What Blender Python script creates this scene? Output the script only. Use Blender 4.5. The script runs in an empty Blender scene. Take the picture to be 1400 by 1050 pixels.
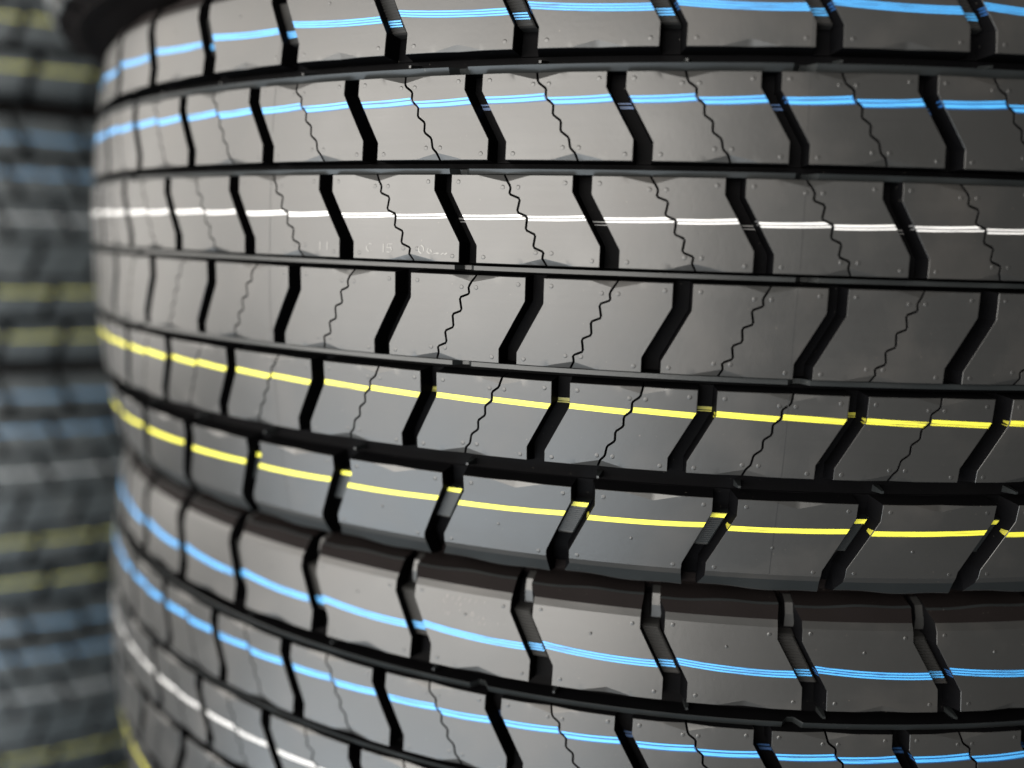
import bpy, bmesh, math, random
from mathutils import Vector, Matrix

random.seed(7)
sc = bpy.context.scene
col = sc.collection

# ------------------------------------------------------------------ tyre numbers (metres, radians)
RAD = 0.538
CROWN = 0.963
NP = 49
DT = 2 * math.pi / NP
DEPTH = 0.0125
SIPE_W = .00105 / RAD
BEV = 0.00024

def rtop(v):
    return RAD - v * v * CROWN / 1.4

# row: top edge, bottom edge, groove left edge angle at top and at bottom, kinks, groove width (top, bottom),
#      wall drafts (top, bottom, left wall), sipe?
ROWS = [
    dict(t=.1423, b=.1025, gt=.3386, gb=.3627, k=(.15, .72), w=.0228, dt=0, db=.0014, dl=.0030, sipe=False, side='top'),
    dict(t=.0917, b=.0517, gt=.3201, gb=.3457, k=(.18, .76), w=.0166, dt=.0010, db=.0006, dl=.0012, sipe=True, side=None),
    dict(t=.0449, b=.0033, gt=.2957, gb=.3221, k=(.18, .77), w=.0166, dt=.0007, db=.0005, dl=.0012, sipe=True, side=None),
    dict(t=-.0025, b=-.0444, gt=.3855, gb=.3619, k=(.27, .83), w=.0166, dt=.0010, db=.0007, dl=.0012, sipe=True, side=None),
    dict(t=-.0513, b=-.0918, gt=.4116, gb=.3891, k=(.27, .83), w=.0166, dt=.0012, db=.0020, dl=.0012, sipe=True, side=None),
    dict(t=-.1036, b=-.1423, gt=.4312, gb=.4072, k=(.20, .92), w=.0222, dt=.0020, db=0, dl=.0030, sipe=False, side='bottom'),
]

def lerp(a, b, t):
    return a + (b - a) * t

def pw(pts, s):
    if s <= pts[0][0]: return pts[0][1]
    for (s0, a0), (s1, a1) in zip(pts, pts[1:]):
        if s <= s1:
            return a0 + (a1 - a0) * (s - s0) / (s1 - s0 + 1e-12)
    return pts[-1][1]

for i, R in enumerate(ROWS):
    R['i'] = i
    # every row's reference groove is brought near angle 0 by whole pitches
    n = round(R['gt'] / DT)
    R['n'] = n
    gt, gb = R['gt'] - n * DT, R['gb'] - n * DT
    k0, k1 = R['k']
    R['G'] = [(0, gt), (k0, gt), (k1, gb), (1, gb)]
    kr = (k0 + .02, k1 + (.03 if k1 < .9 else -.04))
    R['GR'] = [(0, gt + R['w']), (kr[0], gt + R['w']), (kr[1], gb + R['w']), (1, gb + R['w'])]
    R['kr'] = kr
    if R['sipe']:
        # sipe path: zig-zag between top and bottom
        if gb > gt:
            s_top = gt + DT * .515; s_bot = gb + DT * .632
        else:
            s_top = gt + DT * .632; s_bot = gb + DT * .515
        if i in (1, 4):
            zz = [(0, 0), (.117, 13), (.187, 57), (.297, 57), (.367, 100), (.484, 100), (.555, 145), (.67, 145), (.742, 190), (.86, 200), (.92, 228), (1, 240)]
        else:
            zz = [(0, 0), (.135, 60), (.214, 52), (.262, 140), (.413, 120), (.46, 205), (.611, 195), (.66, 275), (.80, 260), (.85, 345), (.93, 335), (1, 365)]
        Z = [(q, lerp(s_top, s_bot, z / zz[-1][1])) for q, z in zz]
        # round the corners a little, then open the slit evenly, square to its own direction
        C2 = [Z[0]]
        for (s0, a0), (s1, a1) in zip(Z, Z[1:]):
            C2 += [(lerp(s0, s1, .13), lerp(a0, a1, .13)), (lerp(s0, s1, .87), lerp(a0, a1, .87))]
        Z = C2 + [Z[-1]]
        R['Z'] = Z
        HH = R['t'] - R['b']
        for key, sgn in (('ZL', -1), ('ZR', 1)):
            out = []
            for q, (s_, a_) in enumerate(Z):
                p0, p1 = Z[max(0, q - 1)], Z[min(len(Z) - 1, q + 1)]
                dx, dy = (p1[1] - p0[1]) * RAD, (p1[0] - p0[0]) * HH
                ln = math.hypot(dx, dy)
                nx, ny = dy / ln, -dx / ln
                w2 = SIPE_W * RAD / 2
                if q in (0, len(Z) - 1): out.append((s_, a_ + sgn * w2 / RAD))
                else: out.append((s_ + sgn * ny * w2 / HH, a_ + sgn * nx * w2 / RAD))
            mono = [out[0]]
            for p_ in out[1:-1]:
                if p_[0] > mono[-1][0] + .0015 and p_[0] < .9985: mono.append(p_)
            R[key] = mono + [out[-1]]

def P(a, v, r):
    return Vector((r * math.sin(a), -r * math.cos(a), v))

# ------------------------------------------------------------------ materials
def nt(m):
    m.use_nodes = True
    t = m.node_tree
    return t, t.nodes, t.links, t.nodes['Principled BSDF']

def rubber(name, base, rough, dust, tint=(.30, .28, .25), ior=1.55, spec=.5):
    m = bpy.data.materials.new(name)
    t, N, L, b = nt(m)
    tc = N.new('ShaderNodeTexCoord')
    oi = N.new('ShaderNodeObjectInfo')
    add = N.new('ShaderNodeVectorMath'); add.operation = 'ADD'
    mul = N.new('ShaderNodeVectorMath'); mul.operation = 'SCALE'; mul.inputs['Scale'].default_value = 3.7
    comb = N.new('ShaderNodeCombineXYZ')
    L.new(oi.outputs['Random'], comb.inputs[0]); L.new(oi.outputs['Random'], comb.inputs[2])
    L.new(comb.outputs[0], mul.inputs[0])
    L.new(tc.outputs['Object'], add.inputs[0]); L.new(mul.outputs[0], add.inputs[1])
    # broad cloudy film of release agent and dust
    n1 = N.new('ShaderNodeTexNoise'); n1.inputs['Scale'].default_value = 26; n1.inputs['Detail'].default_value = 5
    n2 = N.new('ShaderNodeTexNoise'); n2.inputs['Scale'].default_value = 420; n2.inputs['Detail'].default_value = 4
    mp = N.new('ShaderNodeMapping'); mp.inputs['Scale'].default_value = (18, 18, 900)
    n3 = N.new('ShaderNodeTexNoise'); n3.inputs['Scale'].default_value = 1; n3.inputs['Detail'].default_value = 3
    for n in (n1, n2): L.new(add.outputs[0], n.inputs['Vector'])
    L.new(add.outputs[0], mp.inputs[0]); L.new(mp.outputs[0], n3.inputs['Vector'])
    # roughness
    r1 = N.new('ShaderNodeMapRange'); r1.inputs['From Min'].default_value = .3; r1.inputs['From Max'].default_value = .7
    r1.inputs['To Min'].default_value = rough - .035; r1.inputs['To Max'].default_value = rough + .045
    L.new(n1.outputs['Fac'], r1.inputs['Value'])
    r2 = N.new('ShaderNodeMath'); r2.operation = 'MULTIPLY_ADD'; r2.inputs[1].default_value = .05
    L.new(n3.outputs['Fac'], r2.inputs[0]); L.new(r1.outputs[0], r2.inputs[2])
    r3 = N.new('ShaderNodeMath'); r3.operation = 'MULTIPLY_ADD'; r3.inputs[1].default_value = .07
    L.new(oi.outputs['Random'], r3.inputs[0]); L.new(r2.outputs[0], r3.inputs[2])
    r4 = N.new('ShaderNodeMath'); r4.operation = 'SUBTRACT'; r4.inputs[1].default_value = .035
    L.new(r3.outputs[0], r4.inputs[0])
    L.new(r4.outputs[0], b.inputs['Roughness'])
    # colour: rubber with specks and faint dust
    cr = N.new('ShaderNodeValToRGB')
    cr.color_ramp.elements[0].position = .50; cr.color_ramp.elements[0].color = (0, 0, 0, 1)
    cr.color_ramp.elements[1].position = .78; cr.color_ramp.elements[1].color = (1, 1, 1, 1)
    L.new(n1.outputs['Fac'], cr.inputs[0])
    sp = N.new('ShaderNodeTexNoise'); sp.inputs['Scale'].default_value = 750; sp.inputs['Detail'].default_value = 1
    L.new(add.outputs[0], sp.inputs['Vector'])
    sr = N.new('ShaderNodeValToRGB')
    sr.color_ramp.elements[0].position = .78; sr.color_ramp.elements[0].color = (0, 0, 0, 1)
    sr.color_ramp.elements[1].position = .84; sr.color_ramp.elements[1].color = (1, 1, 1, 1)
    L.new(sp.outputs['Fac'], sr.inputs[0])
    f = N.new('ShaderNodeMath'); f.operation = 'MULTIPLY'; f.inputs[1].default_value = dust
    L.new(cr.outputs[0], f.inputs[0])
    f2 = N.new('ShaderNodeMath'); f2.operation = 'MULTIPLY_ADD'; f2.inputs[1].default_value = .22
    L.new(sr.outputs[0], f2.inputs[0]); L.new(f.outputs[0], f2.inputs[2])
    mx = N.new('ShaderNodeMix'); mx.data_type = 'RGBA'
    mx.inputs[6].default_value = (*base, 1); mx.inputs[7].default_value = (*tint, 1)
    L.new(f2.outputs[0], mx.inputs[0])
    L.new(mx.outputs[2], b.inputs['Base Color'])
    bp = N.new('ShaderNodeBump'); bp.inputs['Strength'].default_value = .10; bp.inputs['Distance'].default_value = .0004
    L.new(n2.outputs['Fac'], bp.inputs['Height'])
    bp2 = N.new('ShaderNodeBump'); bp2.inputs['Strength'].default_value = .05; bp2.inputs['Distance'].default_value = .002
    L.new(n1.outputs['Fac'], bp2.inputs['Height']); L.new(bp.outputs[0], bp2.inputs['Normal'])
    L.new(bp2.outputs[0], b.inputs['Normal'])
    b.inputs['IOR'].default_value = ior
    b.inputs['Specular IOR Level'].default_value = spec
    return m

def paint(name, c, dark=False):
    m = bpy.data.materials.new(name)
    t, N, L, b = nt(m)
    tc = N.new('ShaderNodeTexCoord')
    mp = N.new('ShaderNodeMapping'); mp.inputs['Scale'].default_value = (45, 45, 1900)
    L.new(tc.outputs['Object'], mp.inputs[0])
    n = N.new('ShaderNodeTexNoise'); n.inputs['Scale'].default_value = 1; n.inputs['Detail'].default_value = 3
    L.new(mp.outputs[0], n.inputs['Vector'])
    cr = N.new('ShaderNodeValToRGB')
    cr.color_ramp.elements[0].position = .27; cr.color_ramp.elements[0].color = tuple(.02 + x * .22 for x in c) + (1,)
    cr.color_ramp.elements[1].position = .46; cr.color_ramp.elements[1].color = (*c, 1)
    L.new(n.outputs['Fac'], cr.inputs[0]); L.new(cr.outputs[0], b.inputs['Base Color'])
    b.inputs['Roughness'].default_value = .5
    return m

M_TREAD = rubber('tread_rubber', (.018, .018, .0175), .39, .04, tint=(.26, .215, .18))
M_BASE = rubber('shade_dark_groove_rubber', (.0022, .0022, .0025), .5, .002, ior=1.3, spec=.05)  # same rubber painted near black, so the shade inside grooves is in the colour
M_BLUE_LIT = rubber('blue_lit_tread_rubber', (.023, .029, .032), .42, .05)  # background tread: bluish reflected light put into the base colour
M_WALL = rubber('smooth_groove_wall_rubber', (.010, .0115, .012), .36, .01, ior=1.5, spec=.36)
M_SIDE = rubber('sidewall_rubber', (.0055, .0043, .0042), .72, .004, ior=1.35, spec=.10)
PAINT = {
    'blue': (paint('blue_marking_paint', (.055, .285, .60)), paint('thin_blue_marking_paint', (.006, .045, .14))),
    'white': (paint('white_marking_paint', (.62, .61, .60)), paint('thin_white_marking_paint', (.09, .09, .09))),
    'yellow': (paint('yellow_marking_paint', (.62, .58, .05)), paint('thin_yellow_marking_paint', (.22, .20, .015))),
}
DIM_LIT = {  # dimmer light on the background stack put into the line colours
    'blue': (paint('dim_lit_blue_marking_paint', (.085, .20, .34)), paint('thin_dim_lit_blue_marking_paint', (.06, .14, .25))),
    'white': (paint('dim_lit_white_marking_paint', (.38, .39, .40)), paint('thin_dim_lit_white_marking_paint', (.25, .25, .25))),
    'yellow': (paint('dim_lit_yellow_marking_paint', (.40, .385, .07)), paint('thin_dim_lit_yellow_marking_paint', (.25, .24, .06))),
}
M_CHALK = paint('chalk', (.13, .127, .12))
M_SCUFF = paint('scuffed_rubber', (.115, .105, .095))
M_SEAM = rubber('seam_rubber', (.006, .006, .006), .5, 0)

# ------------------------------------------------------------------ mesh helpers
def finish(bm, name, mats, ang=16):
    bmesh.ops.recalc_face_normals(bm, faces=bm.faces)
    lim = math.radians(ang)
    for f in bm.faces: f.smooth = True
    for e in bm.edges:
        if len(e.link_faces) == 2:
            e.smooth = e.calc_face_angle(0) < lim
        else:
            e.smooth = True
    me = bpy.data.meshes.new(name)
    bm.to_mesh(me); bm.free()
    for m in mats: me.materials.append(m)
    return me

def link(name, me, parent=None):
    o = bpy.data.objects.new(name, me)
    col.objects.link(o)
    if parent is not None: o.parent = parent
    return o

def s_of(R, v):
    return (R['t'] - v) / (R['t'] - R['b'])

def levels(R, path=()):
    h = R['t'] - R['b']
    ss = {0, .02, .09, .91, .98, 1, *R['k'], *R['kr']}
    ss |= {z[0] for z in path}
    for q in range(1, 16): ss.add(q / 16)
    ss = sorted(ss)
    out = [ss[0]]
    for x in ss[1:]:
        if x - out[-1] > .004: out.append(x)
    out[-1] = 1
    return [x for x in out if x in (0, .02, .98, 1) or .086 < x < .914]

SLOPE = .46
CH_H = .0031          # height of the shallow triangular chamfer at the block edge
CH_W = .19 * DT       # half its width

def half_block(bm, R, left, right, wl, wr, cols, sip_l, sip_r, centre_a):
    """one moulded lug between two boundary paths; walls drop to the groove floor"""
    ss = levels(R, (right if sip_r else left) if R['sipe'] else ())
    t, b = R['t'], R['b']
    H = t - b
    n, c = len(ss), cols
    bl, br = (.00006 if sip_l else .00014), (.00006 if sip_r else BEV)
    grid = []
    def bo(s): return t - s * H
    def tri(a, cen):
        return max(0.0, CH_H * (1 - abs(a - cen) / CH_W))
    for i, s in enumerate(ss):
        row = []
        for q in range(c + 1):
            f = q / c
            al, ar = pw(left, s) + bl / RAD, pw(right, s) - br / RAD
            a = lerp(al, ar, f)
            v, d = bo(s), 0
            if i == 0: v -= BEV
            if i == n - 1: v += BEV
            if R['side'] != 'top':
                h = tri(a, centre_a[0])
                if i == 0: d = h * SLOPE
                if i == 1: v = t - BEV - max(h, .0004)
            if R['side'] != 'bottom':
                h = tri(a, centre_a[1])
                if i == n - 1: d = h * SLOPE
                if i == n - 2: v = b + BEV + max(h, .0004)
            if i in (1, n - 2):
                s2 = min(1, max(0, (t - v) / H))
                a = lerp(pw(left, s2) + bl / RAD, pw(right, s2) - br / RAD, f)
            row.append((a, v, rtop(v) - d))
        grid.append(row)
    V = [[bm.verts.new(P(*q)) for q in row] for row in grid]
    for i in range(n - 1):
        for j in range(c):
            bm.faces.new((V[i][j], V[i][j + 1], V[i + 1][j + 1], V[i + 1][j]))
    # boundary loop with side flags
    loop = []
    for j in range(c + 1): loop.append((0, j))
    for i in range(1, n): loop.append((i, c))
    for j in range(c - 1, -1, -1): loop.append((n - 1, j))
    for i in range(n - 2, 0, -1): loop.append((i, 0))
    def ring(k):
        out = []
        for (i, j) in loop:
            a, v, r = grid[i][j]
            da = dv = 0.0
            rr = r
            top, bot, lef, rig = i == 0, i == n - 1, j == 0, j == c
            outer = (top and R['side'] == 'top') or (bot and R['side'] == 'bottom')
            sg = 1 if top else -1
            dep = 0
            if k == 1:
                if lef: da -= bl / RAD
                if rig: da += br / RAD
                if top or bot: dv += sg * BEV
                dep = BEV * .8
                if outer: dv = sg * .0032; dep = .0022
            else:
                D = .009 if False else DEPTH
                dep = D
                if lef: da -= bl / RAD + (0 if sip_l else wl / RAD)
                if rig: da += br / RAD + (0 if sip_r else wr / RAD)
                if lef and R['side'] and not sip_l and .02 < ss[i] < .75:
                    da += 0
                if top: dv += BEV + R['dt']
                if bot: dv -= BEV + R['db']
                if outer:
                    dv = sg * ({2: .0097, 3: .0105, 4: .0130}[k] - (.0013 * (1 - j / c) ** 2 + .0004 * math.sin(9 * j / c) if k < 4 else 0))
                    dep = {2: .0060, 3: .0072, 4: .020}[k]
            out.append(bm.verts.new(P(a + da, v + dv, rr - dep)))
        return out
    prev = [V[i][j] for (i, j) in loop]
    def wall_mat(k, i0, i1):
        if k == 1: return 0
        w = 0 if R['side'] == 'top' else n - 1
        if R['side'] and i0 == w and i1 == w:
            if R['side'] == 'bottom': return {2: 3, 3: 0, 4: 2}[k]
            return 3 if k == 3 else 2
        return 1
    for k in ((1, 2, 3, 4) if R['side'] else (1, 2)):
        cur = ring(k)
        m = len(loop)
        for q in range(m):
            if k >= 3:
                i0, i1 = loop[q][0], loop[(q + 1) % m][0]
                w = 0 if R['side'] == 'top' else n - 1
                if not (i0 == w or i1 == w): continue
            try: bm.faces.new((prev[q], prev[(q + 1) % m], cur[(q + 1) % m], cur[q])).material_index = wall_mat(k, loop[q][0], loop[(q + 1) % m][0])
            except ValueError: pass
        prev = cur
    loose = [v for v in bm.verts if not v.link_faces]
    bmesh.ops.delete(bm, geom=loose, context='VERTS')

def nub(bm, a, v, rad=.00105, h=.00016):
    r0 = rtop(v)
    N = 10
    rings = []
    for (q, hh) in ((1.25, -.0001), (1.0, h * .15), (.8, h * .8), (.45, h)):
        rings.append([bm.verts.new(P(a + math.cos(2 * math.pi * k / N) * rad * q / RAD, v + math.sin(2 * math.pi * k / N) * rad * q, r0 + hh)) for k in range(N)])
    for A, B in zip(rings, rings[1:]):
        for k in range(N): bm.faces.new((A[k], A[(k + 1) % N], B[(k + 1) % N], B[k]))
    bm.faces.new(rings[-1])

def shift(path, d):
    return [(s, a + d) for s, a in path]


def fill_block(bm, R):
    """one pitch of a row: from the right edge of its groove to the left edge of the next groove"""
    left, right = R['GR'], shift(R['G'], DT)
    H = R['t'] - R['b']
    if R['sipe']:
        zl, zr = R['ZL'], R['ZR']
        cen = (R['Z'][0][1], R['Z'][-1][1])
        half_block(bm, R, left, zl, R['dl'], 0, 16, False, True, cen)
        half_block(bm, R, zr, right, 0, .0006, 16, True, False, cen)
        ins = .0036 / RAD
        for s, f in ((.085, 0), (.93, 0), (.93, 1), (.085, 1)):
            v = R['t'] - s * H
            a = pw(left, s) + ins if f == 0 else pw(right, s) - ins
            nub(bm, a, v)
        for s in (.14, .86):
            v = R['t'] - s * H
            z = pw(R['Z'], s)
            nub(bm, z - .0038 / RAD, v); nub(bm, z + .0038 / RAD, v)
    else:
        midt = .5 * (pw(left, 0) + pw(right, 0)); midb = .5 * (pw(left, 1) + pw(right, 1))
        half_block(bm, R, left, right, R['dl'], .0008, 40, False, False, (midt, midb))
        ins = .0042 / RAD
        for s, f in (((.07, 0), (.91, 0), (.91, 1), (.1, 1)) if R['side'] == 'top' else ((.09, 0), (.93, 0), (.93, 1), (.09, 1))):
            v = R['t'] - s * H
            a = pw(left, s) + ins if f == 0 else pw(right, s) - ins
            nub(bm, a, v)
        nub(bm, lerp(pw(left, .5), pw(right, .5), .42), R['t'] - (.28 if R['side'] == 'top' else .62) * H, .0008, .0003)
        # stone ejector stud in the wide groove beside the block
        sv = R['b'] - .0052 if R['side'] == 'top' else R['t'] + .0052
        sa = (pw(right, 1) if R['side'] == 'top' else pw(right, 0)) + R['w'] + .001
        tipr = rtop(sv) - .0042
        basepts = [bm.verts.new(P(sa + x * .0017 / RAD, sv + y * .0017, rtop(sv) - .0128)) for x, y in ((-1, -1), (1, -1), (1, 1), (-1, 1))]
        tip = [bm.verts.new(P(sa + x * .0006 / RAD, sv + y * .0006, tipr)) for x, y in ((-1, -1), (1, -1), (1, 1), (-1, 1))]
        bm.faces.new(tip).material_index = 3
        for q in range(4): bm.faces.new((basepts[q], basepts[(q + 1) % 4], tip[(q + 1) % 4], tip[q])).material_index = 3
        if R['side'] == 'top':
            g0, g1 = pw(R['G'], 0) + DT, pw(R['GR'], 0) + DT
            q0, q1 = lerp(g0, g1, .42), g1 + .0006 / RAD
            secs = []
            for (v, dep) in ((R['t'] - .0042, .0125), (R['t'] - .0030, .0088), (R['t'] + .0035, .0084), (R['t'] + .0090, .0105), (R['t'] + .0112, .0165)):
                r0 = rtop(R['t']) - dep
                secs.append([bm.verts.new(P(q0 - .0012 / RAD, v, r0 - .004)), bm.verts.new(P(q0, v, r0)), bm.verts.new(P(q1, v, r0))])
            for A, B in zip(secs, secs[1:]):
                for k in range(2): bm.faces.new((A[k], A[k + 1], B[k + 1], B[k])).material_index = 0 if k else 1
        # ribbed tie bar across the groove to the right of the block
        s0, s1 = (.12, .74) if R['side'] == 'top' else (.22, .70)
        m = 34
        prev = None
        gl, gr = shift(R['G'], DT), shift(R['GR'], DT)
        rows = []
        for q in range(m + 1):
            s = lerp(s0, s1, q / m)
            v = R['t'] - s * H
            dep = .0052 + (.0008 if q % 2 else 0)
            if R['side'] == 'bottom': dep = .0070 + (.0001 if q % 2 else 0)
            if q in (0, m): dep = .0128
            if q in (1, m - 1): dep = .0066
            a0, a1 = pw(gl, s) - .001 / RAD, pw(gr, s)
            e = lerp(a0, a1, .80)
            rows.append([bm.verts.new(P(a0, v, rtop(v) - dep)), bm.verts.new(P(e - .0009 / RAD, v, rtop(v) - dep)),
                         bm.verts.new(P(e, v, rtop(v) - dep - .0007 * (dep < .01))), bm.verts.new(P(e + .0006 / RAD, v, rtop(v) - .0128))])
        for A, B in zip(rows, rows[1:]):
            for k in range(3): bm.faces.new((A[k], A[k + 1], B[k + 1], B[k])).material_index = (0 if R['side'] == 'top' else 3) if k < 2 else 1

def revolve(bm, prof, seg=294, closed=False, mat=0):
    rings = []
    for (r, v) in prof:
        rings.append([bm.verts.new(P(2 * math.pi * k / seg, v, r)) for k in range(seg)])
    pairs = list(zip(rings, rings[1:]))
    if closed: pairs.append((rings[-1], rings[0]))
    for A, B in pairs:
        for k in range(seg):
            f = bm.faces.new((A[k], A[(k + 1) % seg], B[(k + 1) % seg], B[k]))
            f.material_index = mat

def band(bm, R):
    t, b = R['t'], R['b']
    D = DEPTH - .0007
    lo = DEPTH + .0012
    T, B = t + R['dt'], b - R['db']
    if R['side'] is None:
        pr = [(rtop(T) - lo, T + .0005), (rtop(T) - D, T - .0001), (rtop((T + B) / 2) - D, (T + B) / 2), (rtop(B) - D, B + .0001), (rtop(B) - lo, B - .0005)]
    elif R['side'] == 'top':
        pr = [(rtop(t) - .036, t + .0122), (rtop(t) - .024, t + .0105), (rtop(t) - .0165, t + .0060), (rtop(t) - D - .0008, t - .0004), (rtop(t) - D, t - .003), (rtop(B) - D, B + .0001), (rtop(B) - lo, B - .0005)]
    else:
        pr = [(rtop(T) - lo, T + .0005), (rtop(T) - D, T - .0001), (rtop(b) - D, b + .003), (rtop(b) - D - .0008, b + .0004), (rtop(b) - .0165, b - .0060), (rtop(b) - .024, b - .0105), (rtop(b) - .036, b - .0122)]
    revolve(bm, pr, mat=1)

BLOCK, RIB_ALL, RIB_FAR = {}, {}, {}
VIS = {}
for R in ROWS:
    bm = bmesh.new(); fill_block(bm, R)
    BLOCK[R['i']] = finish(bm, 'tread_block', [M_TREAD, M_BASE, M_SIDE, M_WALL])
    lo = round((-1.15) / DT); hi = round(.62 / DT)
    VIS[R['i']] = list(range(lo, hi + 1))
    for store, ids in ((RIB_ALL, range(NP)), (RIB_FAR, [k for k in range(NP) if k not in {q % NP for q in VIS[R['i']]}])):
        bm = bmesh.new()
        band(bm, R)
        me0 = finish(bm, 'rib_band', [M_TREAD, M_BASE])
        bm = bmesh.new(); bm.from_mesh(me0)
        for k in ids:
            n0 = len(bm.verts)
            bm.from_mesh(BLOCK[R['i']])
            bm.verts.ensure_lookup_table()
            bmesh.ops.rotate(bm, verts=bm.verts[n0:], cent=(0, 0, 0), matrix=Matrix.Rotation(k * DT, 3, 'Z'))
        store[R['i']] = me = bpy.data.meshes.new('tread_rib')
        bm.to_mesh(me); bm.free()
        for mm in (M_BLUE_LIT if store is RIB_ALL else M_TREAD, M_BASE, M_SIDE, M_WALL): me.materials.append(mm)
        bpy.data.meshes.remove(me0)

# ------------------------------------------------------------------ painted lines
LINES = {
    0: ('blue', .1205, [(.00128, .00037), (0, .00042), (-.00128, .00037)], .00180),
    1: ('blue', .0790, [(.00130, .00042), (-.00050, .00074)], .00180),
    2: ('white', .0252, [(.00075, .00042), (-.00070, .00032)], .0011),
    4: ('yellow', -.0632, [(.00045, .00088), (-.00100, .00028)], .00140),
    5: ('yellow', -.1185, [(.0001, .00130)], .00140),
}

def line_mesh(i, far=False):
    R = ROWS[i]
    cname, v0, bands, uw = LINES[i]
    bm = bmesh.new()
    rnd = random.Random(100 + i)
    H = R['t'] - R['b']
    def strip(fa0, fa1, fv, hw, lift, mat, n=10):
        pr = None
        for q in range(n + 1):
            f = q / n
            c = fv(f)
            vs = []
            for e in (hw, -hw):
                v = c + e
                s = s_of(R, v)
                a = lerp(fa0(s), fa1(s), f)
                vs.append(bm.verts.new(P(a, v, rtop(v) + lift)))
            if pr:
                fc = bm.faces.new((pr[0], vs[0], vs[1], pr[1])); fc.material_index = mat
            pr = vs
    ba = BEV / RAD
    for k in range(NP):
        o = k * DT
        wob = rnd.uniform(-.00025, .00025)
        L_ = lambda s: pw(R['GR'], s) + o
        R_ = lambda s: pw(R['G'], s) + DT + o
        if R['sipe']:
            Zl = lambda s: pw(R['ZL'], s) + o
            Zr = lambda s: pw(R['ZR'], s) + o
            segs = [(L_, Zl), (Zr, R_)]
        else:
            segs = [(L_, R_)]
        for si, (A, B) in enumerate(segs):
            w2 = wob + rnd.uniform(-.00015, .00015)
            if i == 0:   fv0 = lambda f: v0 + .0011 - .0024 * f + .0009 * (2 * f - 1) ** 2 + w2
            elif i == 1: fv0 = lambda f: v0 - .0004 + .0011 * f * f + (.0003 if si == 0 else -.0003) + w2
            elif i == 2: fv0 = lambda f: v0 - .0004 + .0008 * f * f + w2
            elif i == 4: fv0 = lambda f: v0 + .0006 - .0011 * f + w2
            else:        fv0 = lambda f: v0 - .0006 + .0010 * f + .0003 * (2 * f - 1) ** 2 + w2
            a0 = (lambda s, A=A: A(s) + ba * 1.05); a1 = (lambda s, B=B: B(s) - ba * 1.05)
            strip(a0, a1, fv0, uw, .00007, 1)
            for off, hw in bands:
                strip(a0, a1, (lambda f: fv0(f) + off), hw, .00016, 0)
        if far: continue
        # on the groove floor or on the tie bar
        dep = DEPTH - .0007 if R['sipe'] else (.0050 if R['side'] == 'top' else .0066)
        dv = -.0016 if i in (0, 1, 2) else (.0012 if i == 4 else .0042)
        g0 = lambda s: pw(R['G'], s) + o + (.0008 / RAD)
        wfr = .80 if not R['sipe'] else 1.0
        g1 = lambda s: lerp(pw(R['G'], s), pw(R['GR'], s), wfr) + o - (.0010 / RAD)
        for off, hw in bands:
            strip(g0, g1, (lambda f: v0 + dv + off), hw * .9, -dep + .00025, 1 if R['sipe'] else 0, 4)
        # down the wall of the block to the right of the groove
        for off, hw in bands:
            vs0 = []
            for q in range(5):
                f = q / 4 * .38
                taper = 1 - .5 * q / 4
                rr = []
                for e in (hw, -hw):
                    v = v0 + off + e * taper + dv * f * f + .0003
                    a = pw(R['GR'], s_of(R, v)) + o - (BEV * 0 + R['dl'] * f) / RAD - .0002 / RAD
                    rr.append(bm.verts.new(P(a, v, rtop(v) - .0003 - f * (DEPTH * .8))))
                vs0.append(rr)
            for X, Y in zip(vs0, vs0[1:]):
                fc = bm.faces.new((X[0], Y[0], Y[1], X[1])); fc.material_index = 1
    me = bpy.data.meshes.new('painted_line')
    bmesh.ops.recalc_face_normals(bm, faces=bm.faces)
    for f in bm.faces: f.smooth = True
    bm.to_mesh(me); bm.free()
    PP = DIM_LIT if far else PAINT
    me.materials.append(PP[cname][0]); me.materials.append(PP[cname][1])
    return me
LINE_ME = {i: line_mesh(i) for i in LINES}
LINE_FAR = {i: line_mesh(i, True) for i in LINES}

# ------------------------------------------------------------------ casing, sidewalls, seams
bm = bmesh.new()
pr = []
for q in range(31):
    v = lerp(-.1405, .1405, q / 30)
    pr.append((rtop(v) - DEPTH - .0002, v))
for q in range(11):
    v = lerp(.138, -.138, q / 10)
    pr.append((rtop(v) - .030, v))
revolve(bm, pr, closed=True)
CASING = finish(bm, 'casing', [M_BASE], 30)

def ridge_mesh(v, r_top, w, notches, tilt=0):
    bm = bmesh.new()
    seg = 980
    rows = []
    for k in range(seg):
        a = 2 * math.pi * k / seg
        low = any(abs(((a - n + math.pi) % (2 * math.pi)) - math.pi) < .0065 for n in notches)
        h = rtop(v) - r_top - (.0052 if low else 0)
        base = rtop(v) - DEPTH - .0002
        rows.append([bm.verts.new(P(a, v + x, r)) for x, r in ((w / 2 + .0006, base), (w / 2, h - .0003), (w * .42, h), (-w * .42, h - tilt), (-w / 2, h - tilt - .0003), (-w / 2 - .0003, base))])
    for k in range(seg):
        A, B = rows[k], rows[(k + 1) % seg]
        for q in range(5): bm.faces.new((A[q], A[q + 1], B[q + 1], B[q])).material_index = 1 if q in (0, 4) else 0
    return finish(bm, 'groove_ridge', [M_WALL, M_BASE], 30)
NOTCH = [.1035 + q * 2 * math.pi / 12 * .5 * .5 * 2 for q in range(12)] + [-.198, -.70]
RIDGES = [ridge_mesh(.0940, .0016, .0036, [n - .006 for n in NOTCH], .0015), ridge_mesh(.0466, .0022, .0027, NOTCH, .0009),
          ridge_mesh(.0008, .0044, .0024, [n + .008 for n in NOTCH]), ridge_mesh(-.0461, .0026, .0026, [n + .01 for n in NOTCH])]

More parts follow.
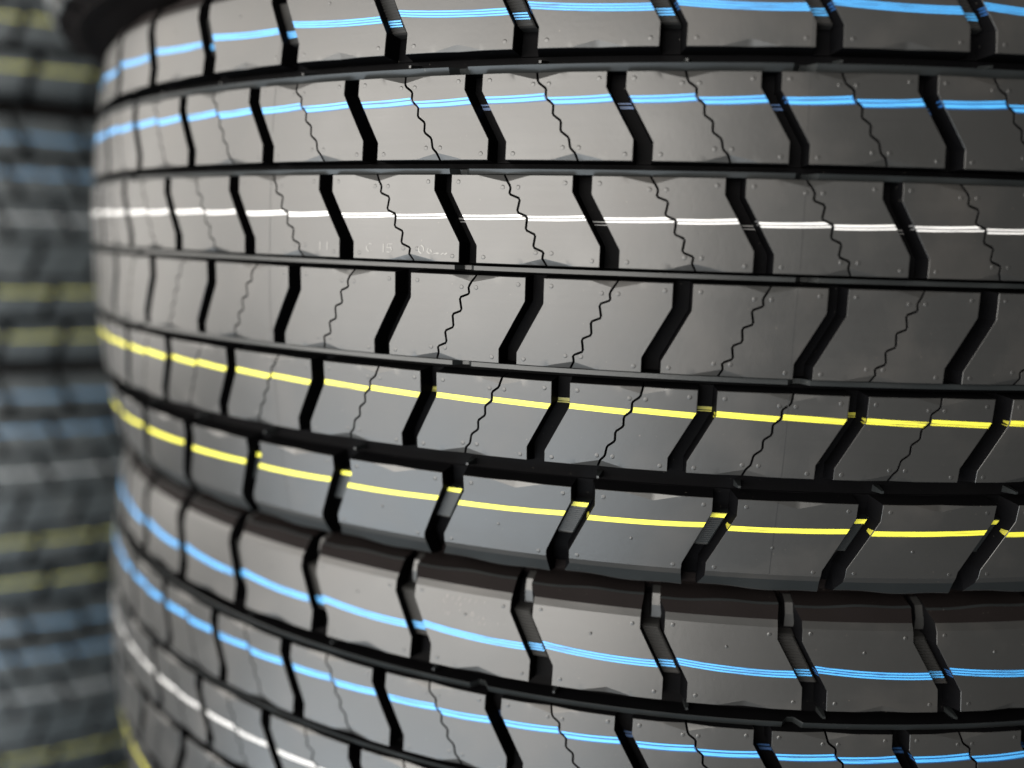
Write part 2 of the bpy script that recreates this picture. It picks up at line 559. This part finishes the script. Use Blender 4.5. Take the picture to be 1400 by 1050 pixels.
def side_mesh(sg):
    bm = bmesh.new()
    r1 = rtop(.1423)
    pr = [(r1 - .0190, .1530), (r1 - .0185, .1546), (r1 - .0200, .1556), (r1 - .028, .1557), (r1 - .032, .1549), (r1 - .036, .1551), (r1 - .050, .1555),
          (r1 - .075, .1558), (r1 - .11, .1558), (r1 - .15, .1535), (r1 - .19, .1440), (r1 - .215, .1310),
          (r1 - .218, .1330), (r1 - .224, .1325), (r1 - .228, .1230), (r1 - .236, .112), (.288, .106), (.285, .098), (.288, .086),
          (.30, .096), (.32, .120), (.37, .141), (.42, .1465), (.46, .144), (.487, .134), (r1 - .033, .130)]
    revolve(bm, [(r, v * sg) for r, v in pr], seg=196, closed=True)
    return finish(bm, 'sidewall', [M_SIDE], 28)
SIDE = {1: side_mesh(1), -1: side_mesh(-1)}

def seam_mesh(ang, R):
    """hairline witness mark of a mould segment, running down the faces of all the ribs"""
    bm = bmesh.new()
    prs = None
    H = R['t'] - R['b']
    for q in range(29):
        s = lerp(.012, .988, q / 28)
        v = R['t'] - s * H
        a = ang + .0006 * math.sin(v * 60)
        # skip over grooves
        k = math.floor((a - pw(R['G'], s)) / DT)
        rel = a - pw(R['G'], s) - k * DT
        if rel < R['w'] + .002:
            prs = None; continue
        hw = .0002 / RAD
        vs = [bm.verts.new(P(a + e, v, rtop(v) + .0001)) for e in (-hw, hw)]
        if prs: bm.faces.new((prs[0], prs[1], vs[1], vs[0]))
        prs = vs
    bmesh.ops.delete(bm, geom=[v for v in bm.verts if not v.link_faces], context='VERTS')
    return finish(bm, 'mould_seam', [M_SEAM])

# ------------------------------------------------------------------ things
def tyre(label, group, loc, rot, near):
    t = bpy.data.objects.new('truck_tyre', None)
    col.objects.link(t)
    t.empty_display_size = .2
    t.location = loc; t.rotation_euler = (0, 0, rot)
    t['label'] = label; t['category'] = 'tyre'; t['group'] = group
    link('casing', CASING, t)
    for sg in (1, -1): link('sidewall', SIDE[sg], t)
    for me in RIDGES: link('groove_ridge', me, t)
    for R in ROWS:
        i = R['i']
        rib = link('tread_rib', RIB_FAR[i] if near else RIB_ALL[i], t)
        if near:
            for k in VIS[i]:
                b = link('tread_block', BLOCK[i], rib)
                b.rotation_euler = (0, 0, k * DT)
        if i in LINES:
            l = link('painted_line', (LINE_ME if near else LINE_FAR)[i], rib)
            l['label'] = {0: 'blue line along the top rib', 1: 'blue line along the second rib', 2: 'white line along the third rib',
                          4: 'yellow line along the fifth rib', 5: 'yellow line along the bottom rib'}[i]
    return t

T1 = tyre('sharp black truck tyre filling the middle of the photo, all six tread ribs in view', 'tyres of the near stack', (0, 0, 0), 0, True)
T2 = tyre('black truck tyre at the bottom right, directly below the sharp six-ribbed tyre', 'tyres of the near stack', (.0029, .0035, -.3122), .0282, True)
T0 = tyre('black tyre at the very top, only its dark curved underside in view', 'tyres of the near stack', (-.048, .0, .3195), .05, False)
for rib, R in zip([o for o in T1.children if o.name.startswith('tread_rib')], ROWS):
    for a in (.1035, -.41):
        me = seam_mesh(a, R)
        if len(me.polygons): link('mould_seam', me, rib)

BG = [((-1.0845, .4940, .3183), -.037, 'topmost blurred tyre of the background stack, only its two yellow lines in view'),
      ((-1.0845, .4940, -.0024), .0, 'second blurred background tyre from the top, its blue, white and yellow lines all in view'),
      ((-1.0845, .4940, -.3163), .068, 'third blurred background tyre from the top, dimmer, between two other blurred tyres'),
      ((-1.106, .524, -.6288), -.044, 'lowest blurred tyre of the background stack, cut off by the bottom edge')]
for loc, rot, lab in BG:
    tyre(lab, 'tyres of the blurred background stack', loc, rot, False)

def scuff():
    bm = bmesh.new()
    rnd = random.Random(5)
    for k in range(34):
        a = -.222 + rnd.gauss(0, .020); v = rnd.uniform(.1270, .1405); n = rnd.randint(2, 4)
        w = rnd.uniform(.00006, .00024); prs = None
        L = rnd.uniform(.0006, .0032)
        for q in range(n + 1):
            f = q / n
            aa = a - f * L * .45 / RAD + rnd.uniform(-.00012, .00012) / RAD; vv = v - f * L
            ww = w * (1 - abs(2 * f - 1) * .7)
            cur = [bm.verts.new(P(aa + e * ww / RAD, vv, rtop(vv) + .00012)) for e in (-1, 1)]
            if prs: bm.faces.new((prs[0], prs[1], cur[1], cur[0]))
            prs = cur
    return finish(bm, 'scuff_mark', [M_SCUFF])
rib1 = [o for o in T2.children if o.name.startswith('tread_rib')][0]
sm = link('scuff_mark', scuff(), rib1); sm['kind'] = 'stuff'
# chalk writing on the third rib of the near tyre
def chalk():
    bm = bmesh.new()
    def stroke(pts, w=.00032):
        pr = None
        for (a, v) in pts:
            vs = [bm.verts.new(P(a - .132 + e, v + e * RAD * .6, rtop(v) + .00012)) for e in (-w / RAD, w / RAD)]
            if pr: bm.faces.new((pr[0], pr[1], vs[1], vs[0]))
            pr = vs
    def ch(a, v, pts, sx=.0034, sy=.0042):
        stroke([(a + x * sx / RAD, v + y * sy) for x, y in pts])
    v = .0068
    for a, g in ((-.2135, [(.5, 1), (.45, 0)]), (-.2055, [(.6, 1), (.6, 0)]),
                 (-.156, [(1, .9), (.5, 1), (.1, .6), (.1, .3), (.5, 0), (1, .15)]),
                 (-.140, [(.5, 1), (.5, 0)]),
                 (-.1335, [(1, 1), (.2, 1), (.1, .55), (.7, .6), (.9, .3), (.5, 0), (.05, .1)]),
                 (-.1000, [(.5, 1), (.1, .7), (.1, .3), (.5, 0), (.9, .3), (.9, .7), (.5, 1)]),
                 (-.0915, [(.9, 1), (.3, .7), (.1, .3), (.5, 0), (.9, .25), (.6, .5), (.2, .4)])):
        ch(a, v, g)
    stroke([(-.0850, .0068), (-.0815, .0074), (-.0790, .0071)], .0005)
    stroke([(-.0760, .0073), (-.0750, .0070)], .0007)
    stroke([(-.0725, .0074), (-.0712, .0070)], .0007)
    return finish(bm, 'chalk_mark', [M_CHALK])
rib3 = [o for o in T1.children if o.name.startswith('tread_rib')][2]
link('chalk_mark', chalk(), rib3)

# ------------------------------------------------------------------ camera
CAMZ = .01451
F = Vector((-0.162746, 0.97501224, -0.15121138)); RT = Vector((0.98514297, 0.16909239, 0.03001806)); UP = Vector((-0.05483667, 0.14407951, 0.98804556))
cd = bpy.data.cameras.new('camera'); cam = bpy.data.objects.new('camera', cd); col.objects.link(cam)
m = Matrix((RT, UP, -F)).transposed().to_4x4()
m.translation = Vector((0, -.97323, CAMZ))
cam.matrix_world = m
cd.sensor_width = 36; cd.lens = 1282.03 / 1400 * 36
cd.clip_start = .02; cd.clip_end = 100
cd.dof.use_dof = True; cd.dof.focus_distance = .452; cd.dof.aperture_fstop = 1.9; cd.dof.aperture_blades = 9
sc.camera = cam

# ------------------------------------------------------------------ light
w = bpy.data.worlds.new('World'); sc.world = w; w.use_nodes = True
bg = w.node_tree.nodes['Background']; bg.inputs[0].default_value = (.75, .9, 1, 1); bg.inputs[1].default_value = .008

def area(name, az, el, dist, size, power, colr, tgt=(0, -.4, 0)):
    d = bpy.data.lights.new(name, 'AREA'); d.shape = 'RECTANGLE'; d.size, d.size_y = size
    d.energy = power; d.color = colr
    o = bpy.data.objects.new(name, d); col.objects.link(o)
    az, el = math.radians(az), math.radians(el)
    o.location = Vector(tgt) + Vector((math.sin(az) * math.cos(el), -math.cos(az) * math.cos(el), math.sin(el))) * dist
    o.rotation_euler = (Vector(tgt) - o.location).to_track_quat('-Z', 'Y').to_euler()
    return o
# broad soft light from the left behind the camera
area('window_light', -35, 9, 2.6, (3.5, 2.2), 288, (1, .955, .89))
area('added_side_light', -104, 12, 2.6, (2.6, 2.2), 75, (1, .95, .88))  # added panel that brightens the left limb of the near tyres
area('low_fill_light', -40, -34, 2.6, (3.0, 1.1), 75, (.80, .91, 1))

# ------------------------------------------------------------------ render settings
sc.render.engine = 'CYCLES'
sc.cycles.use_denoising = True
sc.cycles.max_bounces = 8
vs = sc.view_settings
vs.view_transform = 'Standard'; vs.look = 'None'; vs.exposure = 0; vs.gamma = 1; vs.use_curve_mapping = False
